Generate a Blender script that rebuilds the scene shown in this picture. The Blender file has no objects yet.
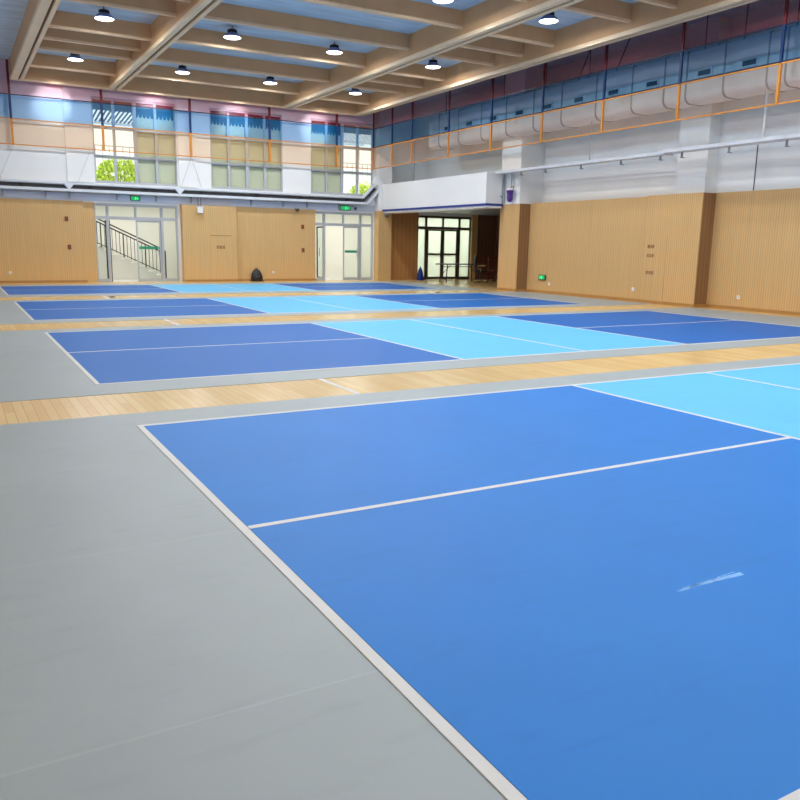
import bpy, math, random
from math import sin, cos, pi
from mathutils import Vector, Matrix
random.seed(7)
SC = bpy.context.scene
COL = SC.collection

# ------------------------------------------------------------------ helpers
def S(r, g, b):
    def f(c):
        c /= 255.0
        return c / 12.92 if c <= 0.04045 else ((c + 0.055) / 1.055) ** 2.4
    return (f(r), f(g), f(b), 1.0)

WL = {}          # world location of every parent built in world coordinates

class MB:
    """collects shapes, then links them as ONE mesh object"""
    def __init__(self): self.v, self.f, self.m = [], [], []
    def face(self, pts, mi=0):
        n = len(self.v); self.v += [tuple(p) for p in pts]
        self.f.append(tuple(range(n, n + len(pts)))); self.m.append(mi); return self
    def box(self, x0, x1, y0, y1, z0, z1, mi=0):
        n = len(self.v)
        self.v += [(x0,y0,z0),(x1,y0,z0),(x1,y1,z0),(x0,y1,z0),(x0,y0,z1),(x1,y0,z1),(x1,y1,z1),(x0,y1,z1)]
        for q in ((0,3,2,1),(4,5,6,7),(0,1,5,4),(1,2,6,5),(2,3,7,6),(3,0,4,7)):
            self.f.append(tuple(n + i for i in q)); self.m.append(mi)
        return self
    def prism(self, prof, axis, a, b, mi=0):
        """closed profile of (p,q) pairs extruded along an axis from a to b"""
        def pt(p, q, t):
            return {'x': (t, p, q), 'y': (p, t, q), 'z': (p, q, t)}[axis]
        n = len(self.v); k = len(prof)
        self.v += [pt(p, q, a) for p, q in prof] + [pt(p, q, b) for p, q in prof]
        for i in range(k):
            j = (i + 1) % k
            self.f.append((n+i, n+j, n+k+j, n+k+i)); self.m.append(mi)
        self.f.append(tuple(n + i for i in range(k))[::-1]); self.m.append(mi)
        self.f.append(tuple(n + k + i for i in range(k))); self.m.append(mi)
        return self
    def lathe(self, prof, c, n=24, mi=0):
        """profile of (radius, z) turned about the vertical through c"""
        b = len(self.v); k = len(prof)
        for r, z in prof:
            for i in range(n):
                a = 2*pi*i/n; self.v.append((c[0]+r*cos(a), c[1]+r*sin(a), c[2]+z))
        for j in range(k-1):
            for i in range(n):
                i2 = (i+1) % n
                self.f.append((b+j*n+i, b+j*n+i2, b+(j+1)*n+i2, b+(j+1)*n+i)); self.m.append(mi)
        self.f.append(tuple(b+i for i in range(n))[::-1]); self.m.append(mi)
        self.f.append(tuple(b+(k-1)*n+i for i in range(n))); self.m.append(mi)
        return self
    def tube(self, pts, r, n=10, mi=0):
        pts = [Vector(p) for p in pts]; rings = []
        for i, p in enumerate(pts):
            d = (pts[min(i+1, len(pts)-1)] - pts[max(i-1, 0)]).normalized()
            ref = Vector((0,0,1)) if abs(d.z) < .9 else Vector((1,0,0))
            u = d.cross(ref).normalized(); w = u.cross(d)
            b = len(self.v)
            for k in range(n):
                a = 2*pi*k/n; self.v.append(tuple(p + u*r*cos(a) + w*r*sin(a)))
            rings.append(b)
        for a, b in zip(rings, rings[1:]):
            for k in range(n):
                k2 = (k+1) % n
                self.f.append((a+k, a+k2, b+k2, b+k)); self.m.append(mi)
        self.f.append(tuple(rings[0]+k for k in range(n))); self.m.append(mi)
        self.f.append(tuple(rings[-1]+k for k in range(n))[::-1]); self.m.append(mi)
        return self
    def ribbon(self, pts, hw, hz, mi=0):
        """rectangular bar bent in the x-z plane at fixed y span: pts (x,z), y0..y1 in hw"""
        y0, y1 = hw; n = len(self.v)
        for i, (x, z) in enumerate(pts):
            a = pts[max(i-1, 0)]; b = pts[min(i+1, len(pts)-1)]
            d = Vector((b[0]-a[0], b[1]-a[1])).normalized(); nn = Vector((-d.y, d.x)) * hz
            self.v += [(x-nn.x, y0, z-nn.y), (x-nn.x, y1, z-nn.y), (x+nn.x, y1, z+nn.y), (x+nn.x, y0, z+nn.y)]
        for i in range(len(pts)-1):
            a = n+4*i; b = a+4
            for k in range(4):
                k2 = (k+1) % 4; self.f.append((a+k, a+k2, b+k2, b+k)); self.m.append(mi)
        self.f.append((n, n+3, n+2, n+1)); self.m.append(mi)
        e = n+4*(len(pts)-1); self.f.append((e, e+1, e+2, e+3)); self.m.append(mi)
        return self
    def build(self, name, mats, parent=None, smooth=False, bevel=0, local=False):
        me = bpy.data.meshes.new(name)
        o = bpy.data.objects.new(name, me)
        off = Vector((0,0,0))
        if parent is not None:
            o.parent = parent
            if not local: off = WL.get(parent.name, Vector((0,0,0)))
            WL[o.name] = off
        elif not local:                       # own origin at the base of the mesh
            xs, ys, zs = zip(*self.v)
            off = Vector(((min(xs)+max(xs))/2, (min(ys)+max(ys))/2, min(zs)))
            o.location = off; WL[o.name] = off
        me.from_pydata([tuple(Vector(p)-off) for p in self.v], [], self.f)
        if not isinstance(mats, (list, tuple)): mats = [mats]
        for m in mats: me.materials.append(m)
        for p, mi in zip(me.polygons, self.m):
            p.material_index = mi
            if smooth: p.use_smooth = True
        me.validate(); me.update()
        COL.objects.link(o)
        if bevel:
            md = o.modifiers.new('bevel', 'BEVEL'); md.width = bevel; md.segments = 2; md.limit_method = 'ANGLE'
        return o

def tag(o, label, cat, group=None):
    o['label'] = label; o['category'] = cat
    if group: o['group'] = group
    return o
def thing(name, label, cat, loc=(0,0,0), group=None):
    o = bpy.data.objects.new(name, None); COL.objects.link(o)
    o.location = loc; o.empty_display_size = .1; WL[o.name] = Vector(loc)
    return tag(o, label, cat, group)
def struct(o):
    o['kind'] = 'structure'; return o
def sempty(name, loc):
    o = bpy.data.objects.new(name, None); COL.objects.link(o)
    o.location = loc; WL[o.name] = Vector(loc); o['kind'] = 'structure'; return o

# ------------------------------------------------------------------ materials
def newmat(name):
    m = bpy.data.materials.new(name); m.use_nodes = True
    nt = m.node_tree; b = nt.nodes['Principled BSDF']; return m, nt, b
def N(nt, t, **kw):
    n = nt.nodes.new(t)
    for k, v in kw.items(): setattr(n, k, v)
    return n
def plain(name, c, rough=.5, var=.06, scale=6.0, metal=0.0, spec=.5, stretch=(1,1,1)):
    """colour with a little procedural unevenness"""
    m, nt, b = newmat(name)
    geo = N(nt, 'ShaderNodeNewGeometry'); mp = N(nt, 'ShaderNodeMapping'); mp.inputs['Scale'].default_value = stretch
    no = N(nt, 'ShaderNodeTexNoise'); no.inputs['Scale'].default_value = scale; no.inputs['Detail'].default_value = 4
    rp = N(nt, 'ShaderNodeValToRGB')
    lo = tuple(x*(1-var) for x in c[:3])+(1,); hi = tuple(min(1, x*(1+var)) for x in c[:3])+(1,)
    rp.color_ramp.elements[0].color = lo; rp.color_ramp.elements[1].color = hi
    rp.color_ramp.elements[0].position = .3; rp.color_ramp.elements[1].position = .7
    L = nt.links.new
    L(geo.outputs['Position'], mp.inputs['Vector']); L(mp.outputs['Vector'], no.inputs['Vector'])
    L(no.outputs['Fac'], rp.inputs['Fac']); L(rp.outputs['Color'], b.inputs['Base Color'])
    b.inputs['Roughness'].default_value = rough; b.inputs['Metallic'].default_value = metal
    b.inputs['Specular IOR Level'].default_value = spec
    return m
def emis(name, c, s):
    m, nt, b = newmat(name)
    b.inputs['Base Color'].default_value = c; b.inputs['Emission Color'].default_value = c
    b.inputs['Emission Strength'].default_value = s; return m
def math_(nt, op, a, b_=None):
    n = N(nt, 'ShaderNodeMath', operation=op)
    for i, x in enumerate((a, b_)):
        if x is None: continue
        if isinstance(x, (int, float)): n.inputs[i].default_value = x
        else: nt.links.new(x, n.inputs[i])
    return n.outputs[0]
def mix(nt, f, a, b_, blend='MIX'):
    n = N(nt, 'ShaderNodeMix', data_type='RGBA', blend_type=blend)
    for s, x in ((n.inputs[0], f), (n.inputs[6], a), (n.inputs[7], b_)):
        if isinstance(x, (int, float, tuple)): s.default_value = x
        else: nt.links.new(x, s)
    return n.outputs[2]

def wood_panel(name, base, pitch, dark=.8):
    """fluted acoustic wood panelling: fine vertical grooves and a faint grain"""
    m, nt, b = newmat(name)
    geo = N(nt, 'ShaderNodeNewGeometry'); sx = N(nt, 'ShaderNodeSeparateXYZ'); nt.links.new(geo.outputs['Position'], sx.inputs[0])
    s = math_(nt, 'ADD', sx.outputs[0], sx.outputs[1])
    w = math_(nt, 'SINE', math_(nt, 'MULTIPLY', s, 2*pi/pitch))
    w = math_(nt, 'MULTIPLY', math_(nt, 'ADD', w, 1.0), .5)
    w = math_(nt, 'POWER', w, 3.0)
    mp = N(nt, 'ShaderNodeMapping'); mp.inputs['Scale'].default_value = (14, 14, .6); nt.links.new(geo.outputs['Position'], mp.inputs['Vector'])
    no = N(nt, 'ShaderNodeTexNoise'); no.inputs['Scale'].default_value = 1.0; no.inputs['Detail'].default_value = 4; nt.links.new(mp.outputs['Vector'], no.inputs['Vector'])
    nb = N(nt, 'ShaderNodeTexNoise'); nb.inputs['Scale'].default_value = .35; nt.links.new(geo.outputs['Position'], nb.inputs['Vector'])
    lo = tuple(x*.88 for x in base[:3])+(1,); hi = tuple(min(1, x*1.1) for x in base[:3])+(1,)
    c = mix(nt, no.outputs['Fac'], lo, hi)
    c = mix(nt, math_(nt, 'MULTIPLY', w, 1.0), c, mix(nt, 1.0, c, (dark, dark*.97, dark*.92, 1), 'MULTIPLY'))
    c = mix(nt, math_(nt, 'MULTIPLY', nb.outputs['Fac'], .25), c, tuple(x*.75 for x in base[:3])+(1,))
    nt.links.new(c, b.inputs['Base Color'])
    b.inputs['Roughness'].default_value = .55; b.inputs['Specular IOR Level'].default_value = .25
    return m

def wood_floor(name):
    m, nt, b = newmat(name)
    geo = N(nt, 'ShaderNodeNewGeometry'); mp = N(nt, 'ShaderNodeMapping'); mp.inputs['Rotation'].default_value = (0, 0, pi/2)
    nt.links.new(geo.outputs['Position'], mp.inputs['Vector'])
    br = N(nt, 'ShaderNodeTexBrick'); nt.links.new(mp.outputs['Vector'], br.inputs['Vector'])
    br.inputs['Scale'].default_value = 1.0; br.inputs['Brick Width'].default_value = 1.0; br.inputs['Row Height'].default_value = .08
    br.inputs['Mortar Size'].default_value = .003; br.inputs['Color1'].default_value = S(226, 190, 124); br.inputs['Color2'].default_value = S(238, 208, 148)
    br.inputs['Mortar'].default_value = S(200, 160, 104)
    gm = N(nt, 'ShaderNodeMapping'); gm.inputs['Scale'].default_value = (20, 1.2, 1); nt.links.new(geo.outputs['Position'], gm.inputs['Vector'])
    no = N(nt, 'ShaderNodeTexNoise'); no.inputs['Scale'].default_value = 1.5; no.inputs['Detail'].default_value = 5; nt.links.new(gm.outputs['Vector'], no.inputs['Vector'])
    c = mix(nt, math_(nt, 'MULTIPLY', no.outputs['Fac'], .3), br.outputs['Color'], S(205, 160, 104))
    nt.links.new(c, b.inputs['Base Color']); b.inputs['Roughness'].default_value = .22
    return m

def mat_sheet(name, c, seam=False, rough=.45, var=.05, spec=.4):
    """rolled vinyl sport sheet: cloudy wear, smudges, optional welded seams across"""
    m, nt, b = newmat(name)
    geo = N(nt, 'ShaderNodeNewGeometry'); L = nt.links.new
    n1 = N(nt, 'ShaderNodeTexNoise'); n1.inputs['Scale'].default_value = .9; n1.inputs['Detail'].default_value = 6; n1.inputs['Roughness'].default_value = .6; L(geo.outputs['Position'], n1.inputs['Vector'])
    mp = N(nt, 'ShaderNodeMapping'); mp.inputs['Scale'].default_value = (1.0, 4.5, 1); L(geo.outputs['Position'], mp.inputs['Vector'])
    n2 = N(nt, 'ShaderNodeTexNoise'); n2.inputs['Scale'].default_value = 2.2; n2.inputs['Detail'].default_value = 3; L(mp.outputs['Vector'], n2.inputs['Vector'])
    n3 = N(nt, 'ShaderNodeTexNoise'); n3.inputs['Scale'].default_value = 160; L(geo.outputs['Position'], n3.inputs['Vector'])
    lo = tuple(x*(1-1.6*var) for x in c[:3])+(1,); hi = tuple(min(1, x*(1+1.6*var)) for x in c[:3])+(1,)
    col = mix(nt, n1.outputs['Fac'], lo, hi)
    rp = N(nt, 'ShaderNodeValToRGB'); rp.color_ramp.elements[0].position = .58; rp.color_ramp.elements[1].position = .76; L(n2.outputs['Fac'], rp.inputs['Fac'])
    col = mix(nt, math_(nt, 'MULTIPLY', rp.outputs['Color'], .32), col, tuple(x*.72 for x in c[:3])+(1,))
    col = mix(nt, math_(nt, 'MULTIPLY', n3.outputs['Fac'], .10), col, tuple(x*.7 for x in c[:3])+(1,))
    if seam:
        sx = N(nt, 'ShaderNodeSeparateXYZ'); L(geo.outputs['Position'], sx.inputs[0])
        t = math_(nt, 'ADD', math_(nt, 'MULTIPLY', sx.outputs[1], 1/1.56), 2.71/1.56+20)
        fr = math_(nt, 'FRACT', t)
        s = math_(nt, 'LESS_THAN', fr, .008)
        col = mix(nt, math_(nt, 'MULTIPLY', s, .2), col, tuple(min(1, x*1.35) for x in c[:3])+(1,))
        wn = N(nt, 'ShaderNodeTexWhiteNoise', noise_dimensions='1D'); L(math_(nt, 'FLOOR', t), wn.inputs['W'])
        col = mix(nt, math_(nt, 'MULTIPLY', wn.outputs['Value'], .16), col, tuple(x*.8 for x in c[:3])+(1,))
    L(col, b.inputs['Base Color']); b.inputs['Roughness'].default_value = rough; b.inputs['Specular IOR Level'].default_value = spec
    return m

def net_mat(name, c, alpha, tint):
    """fine netting: mostly see-through, the threads catch light and let some through"""
    m, nt, b = newmat(name); nt.nodes.remove(b); L = nt.links.new
    out = nt.nodes['Material Output']
    tr = N(nt, 'ShaderNodeBsdfTransparent'); tr.inputs['Color'].default_value = tint
    df = N(nt, 'ShaderNodeBsdfDiffuse'); df.inputs['Color'].default_value = c
    tl = N(nt, 'ShaderNodeBsdfTranslucent'); tl.inputs['Color'].default_value = c
    a = N(nt, 'ShaderNodeMixShader'); a.inputs[0].default_value = .3; L(df.outputs[0], a.inputs[1]); L(tl.outputs[0], a.inputs[2])
    x = N(nt, 'ShaderNodeMixShader'); x.inputs[0].default_value = alpha; L(tr.outputs[0], x.inputs[1]); L(a.outputs[0], x.inputs[2])
    L(x.outputs[0], out.inputs[0]); return m
def glass_mat(name, tint, gloss=.06, frost=0.0, fc=(1,1,1,1)):
    m, nt, b = newmat(name); nt.nodes.remove(b); L = nt.links.new
    out = nt.nodes['Material Output']
    tr = N(nt, 'ShaderNodeBsdfTransparent'); tr.inputs['Color'].default_value = tint
    gl = N(nt, 'ShaderNodeBsdfGlossy'); gl.inputs['Roughness'].default_value = .2
    x = N(nt, 'ShaderNodeMixShader'); x.inputs[0].default_value = gloss; L(tr.outputs[0], x.inputs[1]); L(gl.outputs[0], x.inputs[2])
    last = x
    if frost:
        tl = N(nt, 'ShaderNodeBsdfTranslucent'); tl.inputs['Color'].default_value = fc
        y = N(nt, 'ShaderNodeMixShader'); y.inputs[0].default_value = frost; L(x.outputs[0], y.inputs[1]); L(tl.outputs[0], y.inputs[2]); last = y
    L(last.outputs[0], out.inputs[0]); return m

M = {}
M['white_wall'] = plain('white_wall', S(232, 234, 234), .7, .03, .6)
M['wall_shade'] = plain('wall_shade', S(196, 206, 226), .6, .04, 1.5)  # white wall with its bluish shade mixed into the colour
M['wood_far'] = wood_panel('wood_far', S(218, 180, 124), .07, .86)
M['wood_right'] = wood_panel('wood_right', S(218, 178, 122), .066, .78)
M['wood_side_shade'] = wood_panel('wood_side_shade', S(150, 112, 76), .13, .8)  # wood with the shade of the pillar sides put into its colour
M['wood_alcove'] = wood_panel('wood_alcove', S(190, 136, 84), .2, .85)
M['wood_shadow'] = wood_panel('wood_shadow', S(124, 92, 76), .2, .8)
M['skirting'] = plain('skirting', S(176, 130, 70), .5, .08, 3)
M['parquet'] = wood_floor('parquet')
M['grey_sheet'] = mat_sheet('grey_sheet', S(162, 172, 174), True, .45, .08)
M['blue_sheet'] = mat_sheet('blue_sheet', S(0, 102, 184), False, .5, .05, .25)
M['blue_sheet_near'] = mat_sheet('blue_sheet_near', S(6, 122, 208), False, .5, .06, .3)
M['cyan_sheet'] = mat_sheet('cyan_sheet', S(92, 190, 238), False, .5)
M['line'] = plain('line', S(216, 215, 212), .5, .04, 3)
M['scuff'] = plain('scuff', S(132, 188, 240), .6, .12, 30)
M['beam'] = plain('beam', S(208, 166, 122), .6, .05, 2)
M['flange'] = plain('flange', S(236, 212, 178), .5, .04, 3)
M['slot'] = plain('slot', S(92, 62, 40), .6, .08, 3)
M['edge'] = plain('edge', S(236, 204, 166), .5, .06, 5)  # paler than the beams: floor bounce on their undersides painted in
M['ceiling'] = plain('ceiling', S(184, 208, 230), .7, .14, 1.6, stretch=(.5, 3, 1))
M['black'] = plain('black', S(22, 23, 26), .45, .1, 8)
M['black_plastic'] = plain('black_plastic', S(30, 32, 38), .5, .15, 12)
M['reflector'] = plain('reflector', S(104, 118, 176), .4, .06, 8)
M['lens'] = emis('lens', (1, 1, 1, 1), 6.0)
M['duct'] = plain('duct', S(222, 226, 230), .45, .05, 2.5, metal=.0)
M['duct_joint'] = plain('duct_joint', S(150, 156, 162), .45, .08, 4)
M['galv'] = plain('galv', S(214, 220, 228), .4, .06, 4)
M['galv_dark'] = plain('galv_dark', S(70, 72, 78), .5, .12, 4)
M['dark_pipe'] = plain('dark_pipe', S(60, 60, 64), .5, .12, 4)
M['frame_grey'] = plain('frame_grey', S(176, 182, 188), .4, .04, 5)
M['frame_backlit'] = plain('frame_backlit', S(78, 64, 56), .45, .1, 5)  # backlit darkness of the recess doors put into the frame colour
M['cream'] = plain('cream', S(226, 224, 212), .7, .03, 1)
M['cream_floor'] = plain('cream_floor', S(206, 202, 192), .3, .05, 2)
M['blind'] = plain('blind', S(222, 222, 196), .8, .03, 2)
_nt = M['blind'].node_tree; _b = _nt.nodes['Principled BSDF']; _t = _nt.nodes.new('ShaderNodeBsdfTranslucent'); _t.inputs['Color'].default_value = S(214, 216, 186)
_x = _nt.nodes.new('ShaderNodeMixShader'); _x.inputs[0].default_value = .15
_nt.links.new(_b.outputs[0], _x.inputs[1]); _nt.links.new(_t.outputs[0], _x.inputs[2]); _nt.links.new(_x.outputs[0], _nt.nodes['Material Output'].inputs[0])
M['canopy_shadow'] = plain('canopy_shadow', S(46, 44, 54), .8, .06, 4)  # tone of the painted canopy shadow across the upper panes
M['iron'] = plain('iron', S(48, 44, 44), .45, .1, 10)
M['green_sign'] = emis('green_sign', S(20, 190, 100), .45)
M['green_light'] = emis('green_light', S(120, 255, 180), 1.0)
M['green_tape'] = plain('green_tape', S(40, 150, 110), .5, .06, 10)
M['dark_box'] = plain('dark_box', S(60, 66, 74), .5, .08, 8)
M['white_plastic'] = plain('white_plastic', S(240, 240, 238), .4, .02, 8)
M['red_brown'] = plain('red_brown', S(128, 60, 34), .5, .1, 12)
M['mark_red'] = plain('mark_red', S(136, 78, 44), .6, .1, 30)
M['purple'] = plain('purple', S(70, 36, 130), .5, .15, 14)
M['blue_cloth'] = plain('blue_cloth', S(26, 60, 150), .6, .15, 10)
M['blue_trim'] = plain('blue_trim', S(36, 56, 140), .5, .06, 6)
M['tan'] = plain('tan', S(206, 176, 120), .5, .08, 10)
M['chair_red'] = plain('chair_red', S(132, 58, 40), .5, .12, 10)
M['leaf'] = plain('leaf', S(206, 230, 70), .6, .25, 5)
M['bark'] = plain('bark', S(110, 84, 60), .8, .2, 10)
M['terrace'] = plain('terrace', S(232, 214, 180), .7, .06, 2)
M['canopy_dark'] = plain('canopy_dark', S(44, 38, 38), .7, .1, 3)
M['canopy_slat'] = plain('canopy_slat', S(70, 60, 52), .7, .1, 3)
NETC = {'red': S(150, 40, 52), 'blue': S(20, 112, 196), 'orange': S(240, 160, 70)}
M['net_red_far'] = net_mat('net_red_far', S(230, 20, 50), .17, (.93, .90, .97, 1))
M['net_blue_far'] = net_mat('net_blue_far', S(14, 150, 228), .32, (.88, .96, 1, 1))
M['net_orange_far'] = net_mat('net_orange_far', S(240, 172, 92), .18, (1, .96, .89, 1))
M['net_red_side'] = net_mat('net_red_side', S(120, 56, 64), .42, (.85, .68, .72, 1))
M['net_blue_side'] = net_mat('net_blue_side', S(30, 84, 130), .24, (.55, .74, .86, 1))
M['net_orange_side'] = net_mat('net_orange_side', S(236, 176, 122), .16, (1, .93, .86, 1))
M['cord_red'] = plain('cord_red', S(104, 30, 40), .6, .1, 10)
M['cord_blue'] = plain('cord_blue', S(14, 50, 100), .6, .1, 10)
M['cord_orange'] = plain('cord_orange', S(206, 136, 52), .6, .08, 10)
M['hem_dark'] = plain('hem_dark', S(26, 28, 56), .6, .1, 10)
M['glass'] = glass_mat('glass', (.95, .97, .96, 1), .015)
M['frosted'] = glass_mat('frosted', (.9, .96, .9, 1), .05, .5, (.93, .98, .92, 1))

# ------------------------------------------------------------------ camera (solved from the court lines)
CAM = Vector((-1.252, -4.936, 1.485)); yaw, pitch, roll, FPX = .517, .196, .017, 782.155
cy_, sy_, cp, sp = cos(yaw), sin(yaw), cos(pitch), sin(pitch)
fwd = Vector((sy_*cp, cy_*cp, -sp)); r0 = Vector((cy_, -sy_, 0)); u0 = r0.cross(fwd)
right = r0*cos(roll) + u0*sin(roll); up = -r0*sin(roll) + u0*cos(roll)
cd = bpy.data.cameras.new('camera'); cam = bpy.data.objects.new('camera', cd); COL.objects.link(cam)
cd.sensor_fit = 'HORIZONTAL'; cd.sensor_width = 36; cd.lens = 36*FPX/800; cd.clip_start = .05; cd.clip_end = 300
mw = Matrix.Identity(4)
for i in range(3):
    mw[i][0], mw[i][1], mw[i][2], mw[i][3] = right[i], up[i], -fwd[i], CAM[i]
cam.matrix_world = mw; SC.camera = cam

# ------------------------------------------------------------------ room dimensions (metres)
XL, XR, YB, YF, ZC = -1.9, 16.15, -9.0, 24.75, 7.15
ALX = 20.5                                    # right end of the side recess
WIN = [(3.32, 6.16), (7.4, 10.22), (11.4, 14.16)]; WZ0, WZ1 = 3.42, 6.28
DOORS = [(3.22, 6.1), (11.54, 14.2), (16.36, 19.14)]; DZ = 2.74

# floor
fl = MB().box(XL-.2, XR+.2, YB-.2, YF+.2, -.2, 0).box(XR+.2, ALX+.2, 16.9, YF+.2, -.2, 0).build('floor', M['parquet']); struct(fl)
for y0, y1 in ((2.0, 3.0), (9.25, 10.38), (16.3, 17.45)):
    MB().box(2.195, 2.245, y0, y1, .0, .002).build('painted_line', M['line'], fl)
# ceiling slab
struct(MB().box(XL-.2, XR+.2, YB-.2, YF+.2, ZC, ZC+.2).build('ceiling', M['ceiling']))
# far wall with openings
w = MB(); Y0, Y1 = YF, YF+.2
xs = [XL-.2]
for a, b in DOORS: xs += [a, b]
xs.append(ALX+.2)
for i in range(0, len(xs), 2): w.box(xs[i], xs[i+1], Y0, Y1, 0, DZ)
w.box(XL-.2, ALX+.2, Y0, Y1, DZ, WZ0)
xs = [XL-.2]
for a, b in WIN: xs += [a, b]
xs.append(XR+.2)
for i in range(0, len(xs), 2): w.box(xs[i], xs[i+1], Y0, Y1, WZ0, WZ1)
w.box(XL-.2, XR+.2, Y0, Y1, WZ1, ZC)
struct(w.build('wall_far', M['white_wall']))
# white pilasters beside the windows
for a, b in ((2.42, 3.3), (6.2, 6.85)):
    struct(MB().box(a, b, YF-.06, YF, 3.42, ZC).build('trim_pilaster', M['white_wall']))
# left and back walls (behind and beside the camera), wood below, white above
struct(MB().box(XL-.2, XL, YB-.2, YF, 0, ZC).build('wall_left', M['white_wall']))
struct(MB().box(XL, XL+.05, YB, YF-.15, 0, 2.76).build('trim_left_wood', M['wood_far']))
struct(MB().box(XL, XR, YB-.2, YB, 0, ZC).build('wall_back', M['white_wall']))
struct(MB().box(XL+.05, XR-.1, YB, YB+.05, 0, 2.9).build('trim_back_wood', M['wood_far']))
# right wall: full height as far as the recess, above the recess only the upper part
struct(MB().box(XR, XR+.2, YB-.2, 17.1, 0, ZC).box(XR, XR+.2, 17.1, YF, 2.95, ZC).build('wall_right', M['white_wall']))
# wood panelling, far wall
def wood(name, m, *b):
    o = MB().box(*b).build(name, M[m]); return struct(o)
wood('trim_1', 'wood_far', XL+.05, 2.85, YF-.13, YF, 0, 2.77)
wood('trim_2', 'wood_far', 2.85, 3.22, YF-.07, YF, 0, 2.75)
wood('trim_3', 'wood_far', 6.2, 8.2, YF-.33, YF, 0, 2.78)
wood('trim_4', 'wood_far', 8.2, 11.54, YF-.10, YF, 0, 2.79)
# column between the right far door and the recess
wood('trim_5', 'wood_far', 14.25, 14.86, YF-.38, YF, 0, 2.84)
struct(MB().box(14.25, 14.86, YF-.36, YF, 2.84, ZC).build('trim_6', M['white_wall']))
wood('trim_7', 'wood_alcove', 14.86, 16.36, YF-.05, YF, 0, 2.85)
# right wall panelling and pillars
wood('trim_8', 'wood_right', 16.05, XR, YB+.05, 9.2, 0, 2.93)
wood('trim_9', 'wood_right', 15.57, XR, 9.2, 11.05, 0, 2.92)
wood('trim_10', 'wood_right', 15.65, XR, 11.05, 16.26, 0, 2.90)
wood('trim_11', 'wood_right', 15.2, XR, 16.26, 17.3, 0, 2.88)
struct(MB().box(15.75, XR, 9.32, 10.28, 2.92, ZC).build('wall_pillar', M['white_wall']))
struct(MB().box(15.2, XR, 16.26, 17.3, 2.88, ZC).build('wall_pillar', M['white_wall']))
struct(MB().box(15.6, 16.05, 9.19, 9.2, .08, 2.92).build('trim_shade_1', M['wood_side_shade']))  # thin strip painting shade on the big pillar's near side
struct(MB().box(15.23, 15.65, 16.25, 16.26, .08, 2.88).build('trim_shade_2', M['wood_side_shade']))  # same painted shade on the far pillar's near side
# skirting
struct(MB().box(XL+.05, 2.85, YF-.15, YF-.13, 0, .08).box(8.2, 11.54, YF-.12, YF-.10, 0, .08).box(6.2, 8.2, YF-.35, YF-.33, 0, .08).build('baseboard_far', M['skirting']))
struct(MB().box(16.03, 16.05, YB+.05, 9.18, 0, .08).box(15.55, 15.57, 9.18, 11.05, 0, .08).box(15.57, 16.05, 9.18, 9.2, 0, .08)
       .box(15.63, 15.65, 11.05, 16.24, 0, .08).box(15.18, 15.2, 16.24, 17.3, 0, .08).box(15.2, 15.65, 16.24, 16.26, 0, .08).build('baseboard_right', M['skirting']))
# wall band under the cable trays, its shade painted in bluish white
struct(MB().box(XL, 14.25, YF-.03, YF, 2.80, 3.04).build('trim_tray_shade', M['wall_shade']))
# side recess: walls, ceiling, bulkhead above its mouth
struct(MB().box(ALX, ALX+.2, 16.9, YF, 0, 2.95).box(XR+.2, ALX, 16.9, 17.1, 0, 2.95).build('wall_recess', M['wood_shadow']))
struct(MB().box(15.1, ALX, 17.3, YF, 2.85, 2.95).build('ceiling_recess', M['duct_joint']))
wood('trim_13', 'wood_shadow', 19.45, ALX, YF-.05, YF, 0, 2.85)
wood('trim_14', 'wood_far', 19.14, 19.45, YF-.08, YF, 0, 2.85)
bk = struct(MB().box(14.44, 15.1, 17.1, 24.36, 2.86, 3.9).build('wall_bulkhead', M['white_wall']))
MB().box(14.41, 15.13, 17.07, 24.36, 2.82, 2.89).build('blue_edge_strip', M['blue_trim'], bk)
MB().box(14.46, 15.1, 17.1, 24.36, 2.75, 2.82).build('white_edge_strip', M['white_plastic'], bk)
# corridor and stair hall behind the glass doors
CY = 27.8
struct(MB().box(XL-.2, ALX+.2, YF+.2, CY, -.2, 0).build('floor_corridor', M['cream_floor']))
struct(MB().box(XL-.2, ALX+.2, CY, CY+.2, -.2, 3.2).box(XL-.4, XL-.2, YF+.2, CY, 0, 3.2).box(ALX+.2, ALX+.4, YF+.2, CY, 0, 3.2).build('wall_corridor', M['cream']))
struct(MB().box(XL-.2, ALX+.2, YF+.2, CY, 3.0, 3.2).build('ceiling_corridor', M['cream']))

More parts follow.
